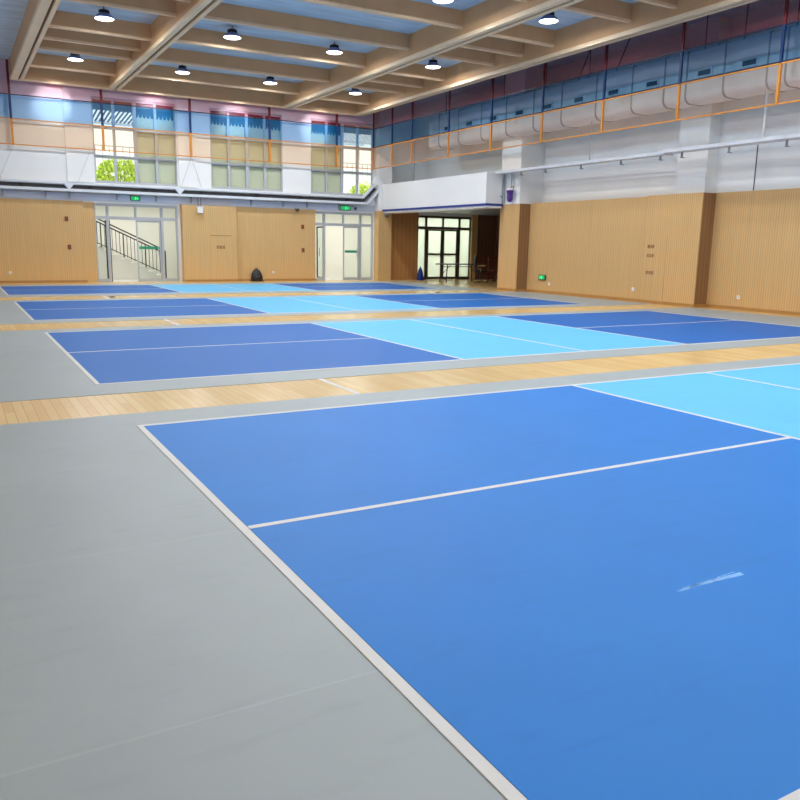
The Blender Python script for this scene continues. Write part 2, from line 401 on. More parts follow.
# ------------------------------------------------------------------ windows
for k, (a, b) in enumerate(WIN):
    fr = MB(); t = .045; yA, yB = YF+.03, YF+.11
    cw = (b-a)/4
    for i in range(5):
        x = a + cw*i; h = t if i not in (2,) else t*1.3
        fr.box(max(a, x-h), min(b, x+h), yA, yB, WZ0, WZ1)
    for z in (WZ0+.04, 4.33, 5.28, WZ1-.04):
        fr.box(a, b, yA+.003, yB-.003, z-.045, z+.045)
    f = struct(fr.build('window_%d' % (k+1), M['frame_grey']))
    for i in range(4):
        MB().box(a+cw*i+.03, a+cw*(i+1)-.03, YF+.06, YF+.07, WZ0+.05, WZ1-.05).build('pane', M['glass'], f)
def blind(x0, x1, label, group):
    z0, z1, n = WZ0+.02, 5.88, 5
    r = thing('window_blind', label, 'blind', ((x0+x1)/2, YF+.135, z0), group)
    MB().box(x0, x1, YF+.14, YF+.15, z0, 6.1).build('blind_sheet', M['blind'], r)
    prof = [(x1, 6.27), (x0, 6.27)]
    wv = (x1-x0)/n
    for i in range(n):
        for j in range(7):
            a = pi*j/6
            prof.append((x0+wv*i+wv*(1-cos(a))/2, z1-.17*sin(a)))
    m = MB(); nP = len(prof)
    m.v += [(x, YF+.122, z) for x, z in prof] + [(x, YF+.132, z) for x, z in prof]
    m.f.append(tuple(range(nP))); m.m.append(0); m.f.append(tuple(range(nP, 2*nP))[::-1]); m.m.append(0)
    for i in range(nP):
        j = (i+1) % nP; m.f.append((i, i+nP, j+nP, j)); m.m.append(0)
    m.build('scalloped_shadow', M['canopy_shadow'], r)  # dark sheet drawing the wavy shadow of the canopy outside
    MB().box(x0, x1, YF+.125, YF+.15, z0-.01, z0+.03).build('bottom_bar', M['frame_grey'], r)
posn = ['first', 'second', 'third', 'fourth']
for k, cols in ((0, (2, 3)), (1, (0, 1, 2, 3)), (2, (0, 1))):
    a, b = WIN[k]; cw = (b-a)/4; nm = ['left upper window', 'middle upper window', 'right upper window'][k]
    for i in cols:
        blind(a+cw*i+.02, a+cw*(i+1)-.02, 'pale blind under a painted scalloped shadow, %s pane from left of the %s' % (posn[i], nm), 'pale blinds behind the upper windows')

# ------------------------------------------------------------------ doors
def leaf(par, x0, x1, y, mat, glass, hinge_open=None, bar=True, z1=2.2):
    """one glazed leaf; opened leaves turn about their left edge"""
    d = MB(); s = .085 if mat is M['frame_backlit'] else .05
    pts = []
    def B(u0, u1, z0, zz, th=.02):
        if hinge_open is None: return ('box', x0+u0, x0+u1, y-th, y+th, z0, zz)
        return ('box', x0-th, x0+th, y+u0, y+u1, z0, zz)
    W = x1-x0
    for q in (B(0, s, .01, z1), B(W-s, W, .01, z1), B(s, W-s, .01, .12), B(s, W-s, z1-.06, z1)): d.box(*q[1:])
    lf = d.build('door_leaf', mat, par)
    g = MB().box(*B(s, W-s, .12, z1-.06, .004)[1:]).build('pane', glass, lf)
    h = MB()
    if hinge_open is None:
        h.tube([(x0+W-.12, y-.06, .95), (x0+W-.12, y-.06, 1.3)], .012)
    else:
        h.tube([(x0+.06, y+W-.12, .95), (x0+.06, y+W-.12, 1.3)], .012)
    h.build('door_handle', M['galv_dark'] if mat is not M['frame_grey'] else M['frame_grey'], lf)
    return lf
def glazed_door(k, xsplit, mat, glass, open_left, tz):
    a, b = DOORS[k]; y = YF+.07; t = .05
    r = sempty('door_%d' % (k+1), ((a+b)/2, y, 0))
    fr = MB()
    fr.box(a, a+t, y-.05, y+.05, 0, DZ); fr.box(b-t, b, y-.05, y+.05, 0, DZ)
    for x in (xsplit[0], xsplit[2]): fr.box(x-t*.9, x+t*.9, y-.05, y+.05, 0, DZ)
    fr.box(xsplit[1]-t*.7, xsplit[1]+t*.7, y-.05, y+.05, tz, DZ)
    fr.box(a, b, y-.048, y+.048, tz-.05, tz+.06); fr.box(a, b, y-.048, y+.048, DZ-.09, DZ)
    for p, q in ((a, xsplit[0]), (xsplit[2], b)): fr.box(p, q, y-.045, y+.045, 0, .12)
    fr.build('door_frame', mat, r)
    edges = [a+t, xsplit[0], xsplit[1], xsplit[2], b-t]
    for p, q in zip(edges, edges[1:]):
        MB().box(p, q, y-.005, y+.005, tz+.06, DZ-.09).build('transom_pane', glass, r)
    for p, q in ((a+t, xsplit[0]-t*.9), (xsplit[2]+t*.9, b-t)):
        MB().box(p, q, y-.005, y+.005, .12, tz-.05).build('side_pane', glass, r)
    if open_left: leaf(r, xsplit[0]+.07, xsplit[1], y+.07, M['iron'], glass, True, z1=tz-.07)
    else: leaf(r, xsplit[0]+.055, xsplit[1]-.005, y, mat, glass, z1=tz-.055)
    lf = leaf(r, xsplit[1]+.005, xsplit[2]-.055, y, mat, glass, z1=tz-.055)
    return r, lf
d1, l1 = glazed_door(0, (3.66, 4.62, 5.54), M['frame_grey'], M['glass'], True, 2.24)
MB().box(4.70, 5.42, YF+.045, YF+.052, 1.17, 1.27).build('green_strip', M['green_tape'], l1)
d2, l2 = glazed_door(1, (11.98, 12.84, 13.62), M['frame_grey'], M['glass'], True, 2.24)
MB().box(12.92, 13.5, YF+.045, YF+.052, 1.12, 1.22).build('green_strip', M['green_tape'], l2)
d3, l3 = glazed_door(2, (16.81, 17.68, 18.54), M['frame_backlit'], M['frosted'], False, 2.22)
for x0, x1 in ((16.86, 17.66), (17.71, 18.48)):
    MB().box(x0, x1, YF+.03, YF+.11, 1.06, 1.14).build('mid_rail', M['frame_backlit'], d3)

# stairs seen through the left glass door
st = MB(); n = 9
X0, X1 = 3.1, 6.0
prof = [(X1, 0)]
for i in range(n):
    x = X1 - (X1-X0)*(i)/n; z = .155*(i+1)
    prof += [(x, z), (X1 - (X1-X0)*(i+1)/n, z)]
prof += [(X0, 0)]
sr = thing('staircase', 'pale staircase rising to the left behind the left glass doors', 'stairs', (4.5, 27.1, 0))
st.prism(prof, 'y', 26.6, 27.6).build('stair_flight', M['cream'], sr)
rl = thing('stair_railing', 'dark metal stair railing sloping down behind the left glass doors', 'railing', (4.6, 26.56, 0))
def rz(x, off): return off + (6.0-x)*(1.36/2.9)
for off, nm in ((1.12, 'handrail'), (1.0, 'upper_rail'), (.22, 'lower_rail')):
    MB().tube([(3.1, 26.56, rz(3.1, off)), (6.0, 26.56, rz(6.0, off))], .025 if off > .9 else .016).build(nm, M['iron'], rl)
for i in range(22):
    x = 3.15 + i*.133
    big = i % 6 == 4
    MB().tube([(x, 26.56, rz(x, .17 if not big else .12)), (x, 26.56, rz(x, 1.0))], .022 if big else .011, 8).build('newel_post' if big else 'baluster', M['iron'], rl)
MB().box(5.97, 6.04, 26.52, 26.6, 0, 1.1).build('newel_post', M['iron'], rl)

# outdoors beyond the upper windows
cn = thing('slatted_canopy', 'dark canopy with diagonal slats outside the upper windows', 'canopy', (9, 28, 6.3))
MB().box(0, 17, YF+.2, 28.0, 6.32, 6.42).build('soffit', M['canopy_dark'], cn)
sl = MB()
for i in range(110):
    x = -.3 + i*.165
    sl.face([(x, 28.0, 6.34), (x+.08, 28.0, 6.34), (x+.33, 31.2, 6.34), (x+.25, 31.2, 6.34)])
sl.build('slat_panel', M['canopy_slat'], cn)
MB().box(0, 17, 31.2, 31.35, 6.25, 6.45).build('edge_beam', M['white_plastic'], cn)
for x in (2.5, 10.0, 16.6):
    MB().box(x, x+.16, 31.2, 31.35, 3.0, 6.25).build('post', M['white_plastic'], cn)
struct(MB().box(-4, 24, CY+.2, 40, 2.9, 3.2).build('floor_terrace', M['terrace']))
fn = thing('terrace_railing', 'thin railing on the terrace outside the upper windows', 'railing', (9, 34, 3.2))
for z in (5.65, 5.1, 3.6):
    MB().box(0, 24, 33.98, 34.02, z, z+.05).build('rail', M['frame_grey'], fn)
for i in range(80):
    MB().box(i*.3, i*.3+.03, 33.985, 34.015, 3.2, 5.65).build('baluster', M['frame_grey'], fn)
def bush(x, y, z, r, h, label):
    t = thing('bush', label, 'bush', (x, y, z), 'bushes outside the upper windows')
    rr = random.Random(int(x*10)); m = MB()
    for i in range(1500):
        a = rr.uniform(0, 2*pi); e = rr.uniform(-.3, 1); rad = rr.uniform(.55, 1)**.5
        c = Vector((x+r*rad*cos(a)*math.sqrt(max(0, 1-e*e*.8)), y+r*.8*rad*sin(a)*math.sqrt(max(0, 1-e*e*.8)), z+h*.35+h*.62*e*rad))
        d = Vector((rr.uniform(-1, 1), rr.uniform(-1, 1), rr.uniform(-1, 1))).normalized(); q = d.orthogonal().normalized()
        s = rr.uniform(.05, .1)
        m.face([c-d*s*1.4, c+q*s*.6, c+d*s*1.4, c-q*s*.6])
    m.build('foliage', M['leaf'], t)
    tk = MB()
    for i in range(5):
        a = i*1.26; tk.tube([(x+.05*cos(a), y+.05*sin(a), z), (x+.3*r*cos(a), y+.3*r*sin(a), z+h*.35), (x+.55*r*cos(a), y+.5*r*sin(a), z+h*.65)], .02, 6)
    tk.build('stems', M['bark'], t)
bush(5.5, 32.4, 3.2, 1.05, 1.85, 'bright yellow-green bush outside the left upper window')
bush(18.0, 32.4, 3.2, 1.3, 1.45, 'bright yellow-green bush outside the right upper window')

# ------------------------------------------------------------------ sport courts
CU = [0, 4.56, 6.705, 8.85, 13.41]
def court(name_label, v0, v1, vm, g0, g1, gx0, gx1, dark, near=False):
    r = thing('pickleball_court', name_label, 'court', (CU[2], (v0+v1)/2, 0), 'blue pickleball courts')
    MB().box(gx0, gx1, g0, g1, 0, .004).build('apron', M['grey_sheet'], r)
    z0, z1, zl = .004, .006, .008
    for (a, b) in ((0, 1), (3, 4)):
        for (p, q) in ((v0, vm), (vm, v1)):
            MB().box(CU[a], CU[b], p, q, z0, z1).build('service_court', M[dark], r)
    for (a, b) in ((1, 2), (2, 3)):
        MB().box(CU[a], CU[b], v0, v1, z0, z1).build('kitchen_zone', M['cyan_sheet'], r)
    for y0, y1 in ((v0-.025, v0+.025), (v1-.025, v1+.025)):
        MB().box(-.05, CU[4]+.05, y0, y1, z0, zl).build('sideline', M['line'], r)
    for x0, x1 in ((-.052, -.006), (CU[4]-.01, CU[4]+.05)):
        MB().box(x0, x1, v0-.025, v1+.025, z0, zl+.0004).build('baseline', M['line'], r)
    for x0, x1 in ((0, CU[1]), (CU[3], CU[4])):
        MB().box(x0, x1, vm-.022, vm+.022, z0, zl-.0004).build('centreline', M['line'], r)
    for x in (CU[1], CU[3]):
        MB().box(x-.024, x+.024, v0, v1, z0, zl-.0008).build('kitchen_line', M['line'], r)
    MB().box(CU[2]-.024, CU[2]+.024, v0, v1, z0, zl-.0008).build('net_line', M['line'], r)
    return r
c1 = court('nearest blue pickleball court, its dark blue zone filling the foreground', -3.835, 1.484, -1.14, -8.9, 2.0, XL+.08, 15.5, 'blue_sheet_near', True)
m = MB(); rr = random.Random(3)
m.face([(1.41, -2.745, .0061), (1.62, -2.752, .0061), (1.84, -2.765, .0061), (1.85, -2.735, .0061), (1.62, -2.737, .0061)])
for i in range(26):
    t0 = rr.uniform(0, .85); t1 = t0 + rr.uniform(.08, .2); o = rr.uniform(-.008, .012)*(1+t0)
    x0, x1 = 1.41+.43*t0, 1.41+.43*min(1, t1)
    y = -2.745+o
    m.face([(x0, y, .0062), (x1, y-.001, .0062), (x1, y+.004, .0062), (x0, y+.003, .0062)])
m.build('scuff_mark', M['scuff'], c1)
court('second blue pickleball court from the camera, between two strips of bare wooden floor', 3.586, 8.752, 6.19, 3.0, 9.25, XL+.08, 15.45, 'blue_sheet')
court('third blue pickleball court from the camera, just behind the second one', 10.94, 15.75, 13.35, 10.38, 16.3, XL+.08, 15.4, 'blue_sheet')
court('farthest blue pickleball court, in front of the far wall and its glass doors', 18.28, 22.5, 20.4, 17.45, 23.4, XL+.08, 14.9, 'blue_sheet')
for (x, y), lb in zip(((2.37, 16.9), (12.19, 16.3+.08)), ('small dark floor plate on the far wooden strip at the left', 'small dark floor plate on the far wooden strip near the recess')):
    p = thing('floor_plate', lb, 'floor plate', (x, y, 0), 'floor plates')
    MB().lathe([(.085, 0), (.085, .012), (.07, .018)], (x, y, 0), 16).build('plate', M['galv_dark'], p)
    MB().lathe([(.03, .018), (.03, .026)], (x, y, 0), 10).build('cap', M['black'], p)

# ------------------------------------------------------------------ ceiling beams
ZB = 6.48
def girder(x0, x1, y0, y1, label, slot=(.5, .72)):
    t = thing('ceiling_girder', label, 'beam', ((x0+x1)/2, (y0+y1)/2, ZB), 'long timber girders of the ceiling')
    MB().box(x0+.03, x1-.03, y0, y1, ZB+.10, ZC).build('beam_web', M['beam'], t)
    w = x1-x0
    MB().box(x0, x0+w*slot[0], y0, y1, ZB, ZB+.10).build('flange', M['flange'], t)
    MB().box(x0+w*slot[1], x1, y0, y1, ZB, ZB+.10).build('flange', M['flange'], t)
    MB().box(x0+w*slot[0], x0+w*slot[1], y0, y1, ZB+.06, ZB+.10).build('slot', M['slot'], t)
GY0, GY1 = YB+.0, 24.42
R = [(.87, 1.24), (3.87, 4.19), (10.16, 10.52), (13.2, 13.48)]
girder(*R[0], GY0, GY1, 'leftmost long timber ceiling girder with a slotted pale underside', (.55, .74))
girder(*R[1], GY0, GY1, 'second long timber ceiling girder from the left, beside the wide middle bay', (.42, .68))
girder(*R[2], GY0, GY1, 'third long timber ceiling girder from the left, right of the wide middle bay', (.36, .62))
girder(*R[3], GY0, GY1, 'rightmost long timber ceiling girder, beside the coloured side net', (.36, .6))
fb = thing('end_beam', 'timber end beam across the ceiling above the far windows', 'beam', (7.2, GY1+.05, ZB))
MB().box(R[0][0], R[3][1], GY1, GY1+.1, ZB+.06, ZC).build('beam_web', M['beam'], fb)
MB().box(R[0][0], R[3][1], GY1-.01, GY1+.11, ZB, ZB+.06).build('lit_bottom_edge', M['edge'], fb)
def cross(x0, x1, y, label, grp):
    t = thing('cross_beam', label, 'beam', ((x0+x1)/2, y, 6.74), grp)
    MB().box(x0, x1, y-.05, y+.05, 6.80, ZC).build('beam_web', M['beam'], t)
    MB().box(x0, x1, y-.055, y+.055, 6.74, 6.80).build('lit_bottom_edge', M['edge'], t)
ordn = ['first', 'second', 'third', 'fourth', 'fifth', 'sixth', 'seventh', 'eighth', 'ninth', 'tenth', 'eleventh', 'twelfth', 'thirteenth']
narrow = [23.35, 20.67, 19.36, 18.0, 15.28, 13.91, 12.58, 9.81, 8.45, 7.1, 4.3, 2.95, 1.6, -1.2, -2.5, -3.9]
wide = [23.0, 20.33, 17.70, 15.05, 12.43, 9.85, 7.2, 4.55, 1.9, -.75, -3.4]
INB = {'left': 7, 'wide': 6, 'right': 10}
for nm, (xa, xb), ys in (('left', (R[0][1]-.03, R[1][0]+.03), narrow), ('wide', (R[1][1]-.03, R[2][0]+.03), wide), ('right', (R[2][1]-.03, R[3][0]+.03), narrow)):
    for i, y in enumerate(ys):
        if i >= INB[nm]: continue
        bn = {'left': 'left ceiling bay', 'wide': 'wide middle ceiling bay', 'right': 'narrow right ceiling bay'}[nm]
        cross(xa, xb, y, 'tan timber cross beam in the %s, %s from the far wall' % (bn, ordn[i]), 'timber cross beams in the %s' % bn)

# ------------------------------------------------------------------ high-bay lamps
LX = {'left bay': 2.54, 'wide bay left half': 5.8, 'wide bay right half': 8.8, 'narrow right bay': 12.0}
LY = [(22.15, 'row nearest the far wall'), (16.9, 'middle row'), (11.1, 'front row'), (5.6, None), (.2, None), (-5.0, None)]
POW = 66; SPOT = 95; RIM = 1.4; NET_SPOT = 650; NETY = 24.58
def cone_data():
    """batwing distribution of a high-bay reflector: stronger towards the rim of its beam"""
    sd = bpy.data.lights.get('high_bay_cone')
    if sd: return sd
    sd = bpy.data.lights.new('high_bay_cone', 'SPOT'); sd.spot_size = math.radians(154); sd.spot_blend = .02; sd.shadow_soft_size = .06; sd.energy = SPOT
    sd.use_nodes = True; nt = sd.node_tree; em = nt.nodes['Emission']
    tc = N(nt, 'ShaderNodeTexCoord'); sx = N(nt, 'ShaderNodeSeparateXYZ'); nt.links.new(tc.outputs['Normal'], sx.inputs[0])
    mr = N(nt, 'ShaderNodeMapRange', interpolation_type='SMOOTHSTEP'); nt.links.new(math_(nt, 'ABSOLUTE', sx.outputs[2]), mr.inputs[0])
    for k, v in ((1, .33), (2, .235), (3, 1.0), (4, RIM)): mr.inputs[k].default_value = v
    nt.links.new(mr.outputs[0], em.inputs['Strength']); return sd
def lamp(x, y, label):
    t = thing('high_bay_lamp', label, 'lamp', (x, y, 6.86), 'round high-bay lamps')
    z = 6.86
    MB().lathe([(.235, .0), (.24, .012), (.19, .07), (.12, .12)], (x, y, z), 28).build('reflector', M['reflector'], t, smooth=True)
    h = MB().lathe([(.11, .115), (.115, .13), (.115, .19), (.08, .21)], (x, y, z), 24)
    for i in range(12):
        a = 2*pi*i/12; h.box(x+.125*cos(a)-.006, x+.125*cos(a)+.006, y+.125*sin(a)-.006, y+.125*sin(a)+.006, z+.12, z+.195)
    h.build('housing', M['black'], t)
    MB().lathe([(.05, -.012), (.2, -.012), (.228, .0), (.228, .004)], (x, y, z), 28).build('lens', M['lens'], t, smooth=True)
    MB().tube([(x, y, z+.2), (x, y, ZC)], .012, 8).build('hanging_rod', M['black'], t)
for ln, x in LX.items():
    for i, (y, rn) in enumerate(LY):
        if ln == 'narrow right bay': x = (12.06, 12.13, 11.83, 12, 12, 12)[i]
        vis = i < 2 or (i == 2 and ln in ('narrow right bay', 'wide bay right half'))
        if vis: lamp(x, y, 'lit high-bay lamp in the %s, %s' % (ln, rn))
        if i == 0:      # added spot, aimed to brighten the upper part of the far net
            bd = bpy.data.lights.new('added_net_spot', 'SPOT'); bd.spot_size = math.radians(31); bd.spot_blend = .8; bd.shadow_soft_size = .05; bd.energy = NET_SPOT
            bo = bpy.data.objects.new('added_net_spot', bd); COL.objects.link(bo); bo.location = (x, y+.1, 6.84)
            bo.rotation_euler = Vector((-.42, NETY-y-.1, 5.97-6.84)).to_track_quat('-Z', 'Y').to_euler()
        ld = bpy.data.lights.new('high_bay_light', 'AREA'); ld.shape = 'DISK'; ld.size = .42; ld.energy = POW; ld.color = (1, 1, 1)
        so = bpy.data.objects.new('high_bay_cone', cone_data()); COL.objects.link(so); so.location = (x, y, 6.842)
        lo = bpy.data.objects.new('high_bay_light', ld); COL.objects.link(lo); lo.location = (x, y, 6.835)

# ------------------------------------------------------------------ coloured safety nets
NZ = [4.5, 5.3, 6.05, 7.1]
NX, NY = 14.05, 24.58
def cordmesh(p0, p1, w):
    pass
fn_ = thing('safety_net', 'red, blue and orange banded safety net in front of the far wall', 'net', (6, NY, NZ[0]))
for i, (c, nm) in enumerate((('orange', 'orange_band'), ('blue', 'blue_band'), ('red', 'red_band'))):
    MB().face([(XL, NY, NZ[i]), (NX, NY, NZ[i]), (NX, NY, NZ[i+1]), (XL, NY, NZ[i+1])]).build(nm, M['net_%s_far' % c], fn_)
def cord(x, y, par):
    h = .036 if par is fn_ else .027
    m = MB()
    for i in range(3): m.box(x-h, x+h, y-h, y+h, NZ[i], NZ[i+1], i)
    m.build('vertical_cord', [M['cord_orange'], M['cord_blue'], M['cord_red']], par)
for x in (-2+.83, .83-.02, 3.63, 6.64, 9.65, 12.45): cord(x, NY, fn_)
for i, mm in ((0, 'cord_orange'), (1, 'cord_orange'), (2, 'hem_dark')):
    MB().box(XL, NX, NY-.015, NY+.015, NZ[i]-.016, NZ[i]+.016).build('hem_cord', M[mm], fn_)
rn_ = thing('safety_net', 'red, blue and orange banded safety net hung along the right side', 'net', (NX, 8, NZ[0]))
for i, (c, nm) in enumerate((('orange', 'orange_band'), ('blue', 'blue_band'), ('red', 'red_band'))):
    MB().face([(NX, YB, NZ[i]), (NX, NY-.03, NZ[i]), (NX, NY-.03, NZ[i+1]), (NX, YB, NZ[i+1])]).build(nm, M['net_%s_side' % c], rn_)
for y in (NY-.06, 22.95, 21.41, 18.9, 16.4, 13.9, 11.4, 8.88, 6.25, 3.7): cord(NX, y, rn_)
for i, mm in ((0, 'cord_orange'), (1, 'cord_orange'), (2, 'hem_dark')):
    MB().box(NX-.015, NX+.015, YB, NY-.04, NZ[i]-.016, NZ[i]+.016).build('hem_cord', M[mm], rn_)
MB().box(NX-.012, NX+.012, YB, NY-.04, NZ[1]+.02, NZ[1]+.05).build('hem_cord', M['hem_dark'], rn_)
# stays from the lower hem of the far net to the wall ledge
for x0, x1 in ((.83, .35), (6.64, 6.25), (6.64, 7.0), (3.2, 2.75)):
    MB().tube([(x0, NY+.01, 4.5), (x1, YF-.12, 3.42)], .006, 6).build('stay_wire', M['frame_grey'], fn_)

# ------------------------------------------------------------------ air duct on the right
du = thing('air_duct', 'large pale rectangular air duct with vents behind the right side net', 'duct', (15.2, 8, 5.03))
def dprof(g=0.0):
    x0, x1, z0, z1, c = 14.85-g, 15.6+g, 5.03-g, 6.22+g, .2
    pr = []
    for (cx, cz, a0) in ((x0+c, z0+c, pi), (x1-c, z0+c, 1.5*pi), (x1-.05, z1-.05, 0), (x0+.05, z1-.05, .5*pi)):
        rad = c if cz < 5.6 else .05
        for j in range(6):
            a = a0+j*pi/10; pr.append((cx+rad*cos(a), cz+rad*sin(a)))
    return pr
MB().prism(dprof(), 'y', YB, 21.5).build('duct_body', M['duct'], du)
for i, y in enumerate([20.8, 19.5, 18.1, 16.7, 15.3, 14.0, 12.55, 11.2, 10.1, 9.4, 8.3, 7.15, 6.7, 5.5, 4.2, 3.0]):
    MB().prism(dprof(.018), 'y', y-.018, y+.018).build('joint_flange', M['duct_joint'], du)
for y in (7.62, 8.86, 10.5, 11.87, 13.25, 14.62, 16.0, 17.4, 18.8, 20.2):
    v = MB().box(14.825, 14.86, y-.22, y+.22, 5.57, 5.77).build('air_vent', M['galv'], du)
    MB().box(14.82, 14.83, y-.18, y+.18, 5.60, 5.715).build('vent_slot', M['black'], v)
for y in (20.5, 17.0, 14.9, 13.0, 9.0, 7.9, 6.6, 4.5):
    MB().tube([(14.95, y, 6.2), (14.95, y, ZC)], .014, 8).build('hanger_rod', M['galv_dark'], du)
for y in (13.4, 11.9):
    MB().tube([(14.9, y, 6.2), (14.9, y-.55, ZC)], .016, 8).build('hanger_rod', M['galv_dark'], du)
# pipework beyond the duct end
for x, y, z0, z1, lb in ((15.3, 23.4, 2.95, ZC, 'thin grey vertical pipe behind the right net near the far corner'), ):
    tag(MB().tube([(x, y, z0), (x, y, z1)], .05, 10).build('vertical_pipe', M['frame_grey'], None, True), lb, 'pipe')

# ------------------------------------------------------------------ trays and pipes on the walls
def bracket_far(x, z): return
tr = thing('cable_tray', 'pale upper metal cable tray along the far wall below the windows', 'cable tray', (6, YF-.15, 3.27))
TX = 13.62
MB().ribbon([(XL, 3.345), (TX, 3.345), (14.15, 3.9)], (YF-.3, YF-.05), .032).build('tray_channel', M['galv'], tr)
dp = thing('conduit_bundle', 'dark conduit bundle between the two pale trays on the far wall', 'conduit', (6, YF-.1, 3.2))
MB().ribbon([(XL, 3.235), (TX+.08, 3.235), (14.2, 3.75)], (YF-.12, YF-.02), .06).build('conduits', M['dark_pipe'], dp)
tl_ = thing('cable_tray', 'pale lower metal cable tray along the far wall above the wood panels', 'cable tray', (6, YF-.25, 3.07))
MB().ribbon([(XL, 3.115), (TX+.15, 3.115), (14.22, 3.6)], (YF-.38, YF-.05), .045).build('tray_channel', M['galv'], tl_)
for x in (.4, 1.7, 2.45, 4.0, 5.35, 6.6, 8.9, 10.2, 11.2, 12.6):
    MB().box(x-.02, x+.02, YF-.12, YF-.03, 2.86, 3.08).build('support_bracket', M['duct_joint'], tl_)
for x in (.95, 3.1, 5.0, 6.95, 9.1, 10.9, 12.9):
    MB().box(x-.06, x+.06, YF-.16, YF-.12, 3.19, 3.28).build('clip', M['black'], dp)
for x in (2.42, 6.15):
    MB().prism([(x-.16, 3.31), (x+.16, 3.31), (x+.03, 3.16), (x-.03, 3.16)], 'y', YF-.32, YF-.13).build('gusset', M['galv'], tr)

rt = thing('cable_tray', 'long pale cable tray on brackets along the right white wall', 'cable tray', (15.5, 8, 4.0))
MB().box(14.8, 15.16, 9.9, 17.2, 3.86, 3.935).build('tray_channel', M['galv'], rt)
MB().box(14.78, 15.16, YB, 10.0, 3.89, 3.97).build('tray_channel', M['galv'], rt)
for y in (-2, 1, 3.5, 5.3, 6.6, 8.1, 9.5, 10.2, 11.6, 13.2, 14.8, 16.0):
    MB().box(15.0, 15.035, y-.02, y+.02, 3.76, 3.89).box(14.98, 15.1, y-.025, y+.025, 3.75, 3.77).build('support_bracket', M['duct_joint'], rt)
def pipe(pts, r, lb, mat='galv_dark', cat='conduit'):
    return tag(MB().tube(pts, r, 10).build('wall_conduit', M[mat], None, True), lb, cat)
pipe([(15.98, 8.05, 2.93), (15.98, 8.05, 4.0)], .014, 'thin dark conduit dropping to the wood panels right of the big pillar')
pipe([(15.06, 7.25, 3.97), (15.06, 7.25, 5.05)], .026, 'pale vertical hanger pipe above the right tray, nearest the camera', 'galv')
pipe([(15.06, 12.9, 3.935), (15.06, 12.9, 5.05)], .022, 'grey vertical hanger pipe above the right tray between the two white pillars', 'frame_grey')
pipe([(15.1, 16.6, 3.40), (15.1, 16.6, 3.86)], .025, 'short grey conduit on the far white pillar above the purple pouch', 'duct_joint')
pipe([(15.14, 17.05, 2.9), (15.14, 17.05, 3.86)], .03, 'grey vertical conduit at the left edge of the far white pillar', 'duct_joint')

# purple pouch hung on the far right pillar
pp = thing('hanging_pouch', 'small purple pouch with a white top hung on the far white pillar', 'pouch', (15.08, 16.6, 2.93))
prof = [(.03, 0), (.08, .04), (.10, .12), (.10, .28), (.12, .36), (.12, .38)]
MB().lathe(prof, (15.05, 16.6, 2.93), 8).build('pouch_body', M['purple'], pp)
MB().lathe([(.14, .38), (.14, .41), (.10, .44), (.03, .455)], (15.05, 16.6, 2.93), 12).build('pouch_cap', M['white_plastic'], pp, True)
MB().tube([(15.05, 16.6, 3.38), (15.12, 16.58, 3.43), (15.2, 16.57, 3.43)], .012, 6).build('hook', M['galv_dark'], pp)
MB().tube([(15.05, 16.45, 3.28), (15.0, 16.36, 3.36), (15.0, 16.33, 3.44)], .012, 6).build('side_arm', M['galv_dark'], pp)
wl = thing('wall_camera', 'small dark camera on a bracket beside the purple pouch', 'camera', (15.0, 17.2, 3.2))
MB().tube([(15.13, 17.07, 3.1), (14.98, 17.12, 3.17), (14.85, 17.16, 3.26)], .014, 6).build('bracket', M['galv_dark'], wl)
MB().lathe([(.02, -.05), (.055, -.03), (.06, .03), (.03, .05)], (14.83, 17.17, 3.28), 12).build('camera_body', M['black_plastic'], wl, True)

# ------------------------------------------------------------------ signs, sockets, small wall things
def exit_sign(c, axis, w, h, label, arrow=1):
    t = thing('exit_sign', label, 'exit sign', c, 'green exit signs')
    x, y, z = c
    def B(u0, u1, z0, z1, d0, d1):
        if axis == 'far': return MB().box(x+u0, x+u1, y-d1, y-d0, z+z0, z+z1)
        return MB().box(x-d1, x-d0, y-u1, y-u0, z+z0, z+z1)
    B(-w/2, w/2, 0, h, 0, .05).build('housing', M['dark_box'], t)
    B(-w/2+.03, w/2-.03, .02, h-.02, .05, .055).build('face', M['green_sign'], t)
    # running figure and arrow
    f = MB()
    def P(u, zz):
        return (x+u, y-.057, z+zz) if axis == 'far' else (x-.057, y-u, z+zz)
    s = h
    def poly(*p): f.face([P(a*s, b*s) for a, b in p])
    poly((.00, .70), (.10, .70), (.10, .82), (.00, .82))
    poly((-.06, .40), (.06, .40), (.10, .68), (-.02, .68))
    poly((-.06, .40), (.0, .40), (-.12, .18), (-.18, .20))
    poly((.0, .40), (.08, .40), (.16, .20), (.10, .17))
    poly((.06, .62), (.20, .52), (.18, .46), (.05, .54))
    a = .42*arrow
    poly((a, .44), (a*.65, .44), (a*.65, .54), (a, .54)); poly((a, .36), (a*1.3, .49), (a, .62))
    f.build('pictogram', M['green_light'], t)
exit_sign((4.62, YF-.03-.002, 2.86), 'far', .34, .17, 'green lit exit sign above the left glass doors')
exit_sign((12.88, YF-.03-.002, 2.81), 'far', .48, .2, 'green lit exit sign above the right glass doors')
exit_sign((15.65, 15.42, .43), 'right', .34, .16, 'green low-level exit sign on the wood panelling of the right wall', -1)
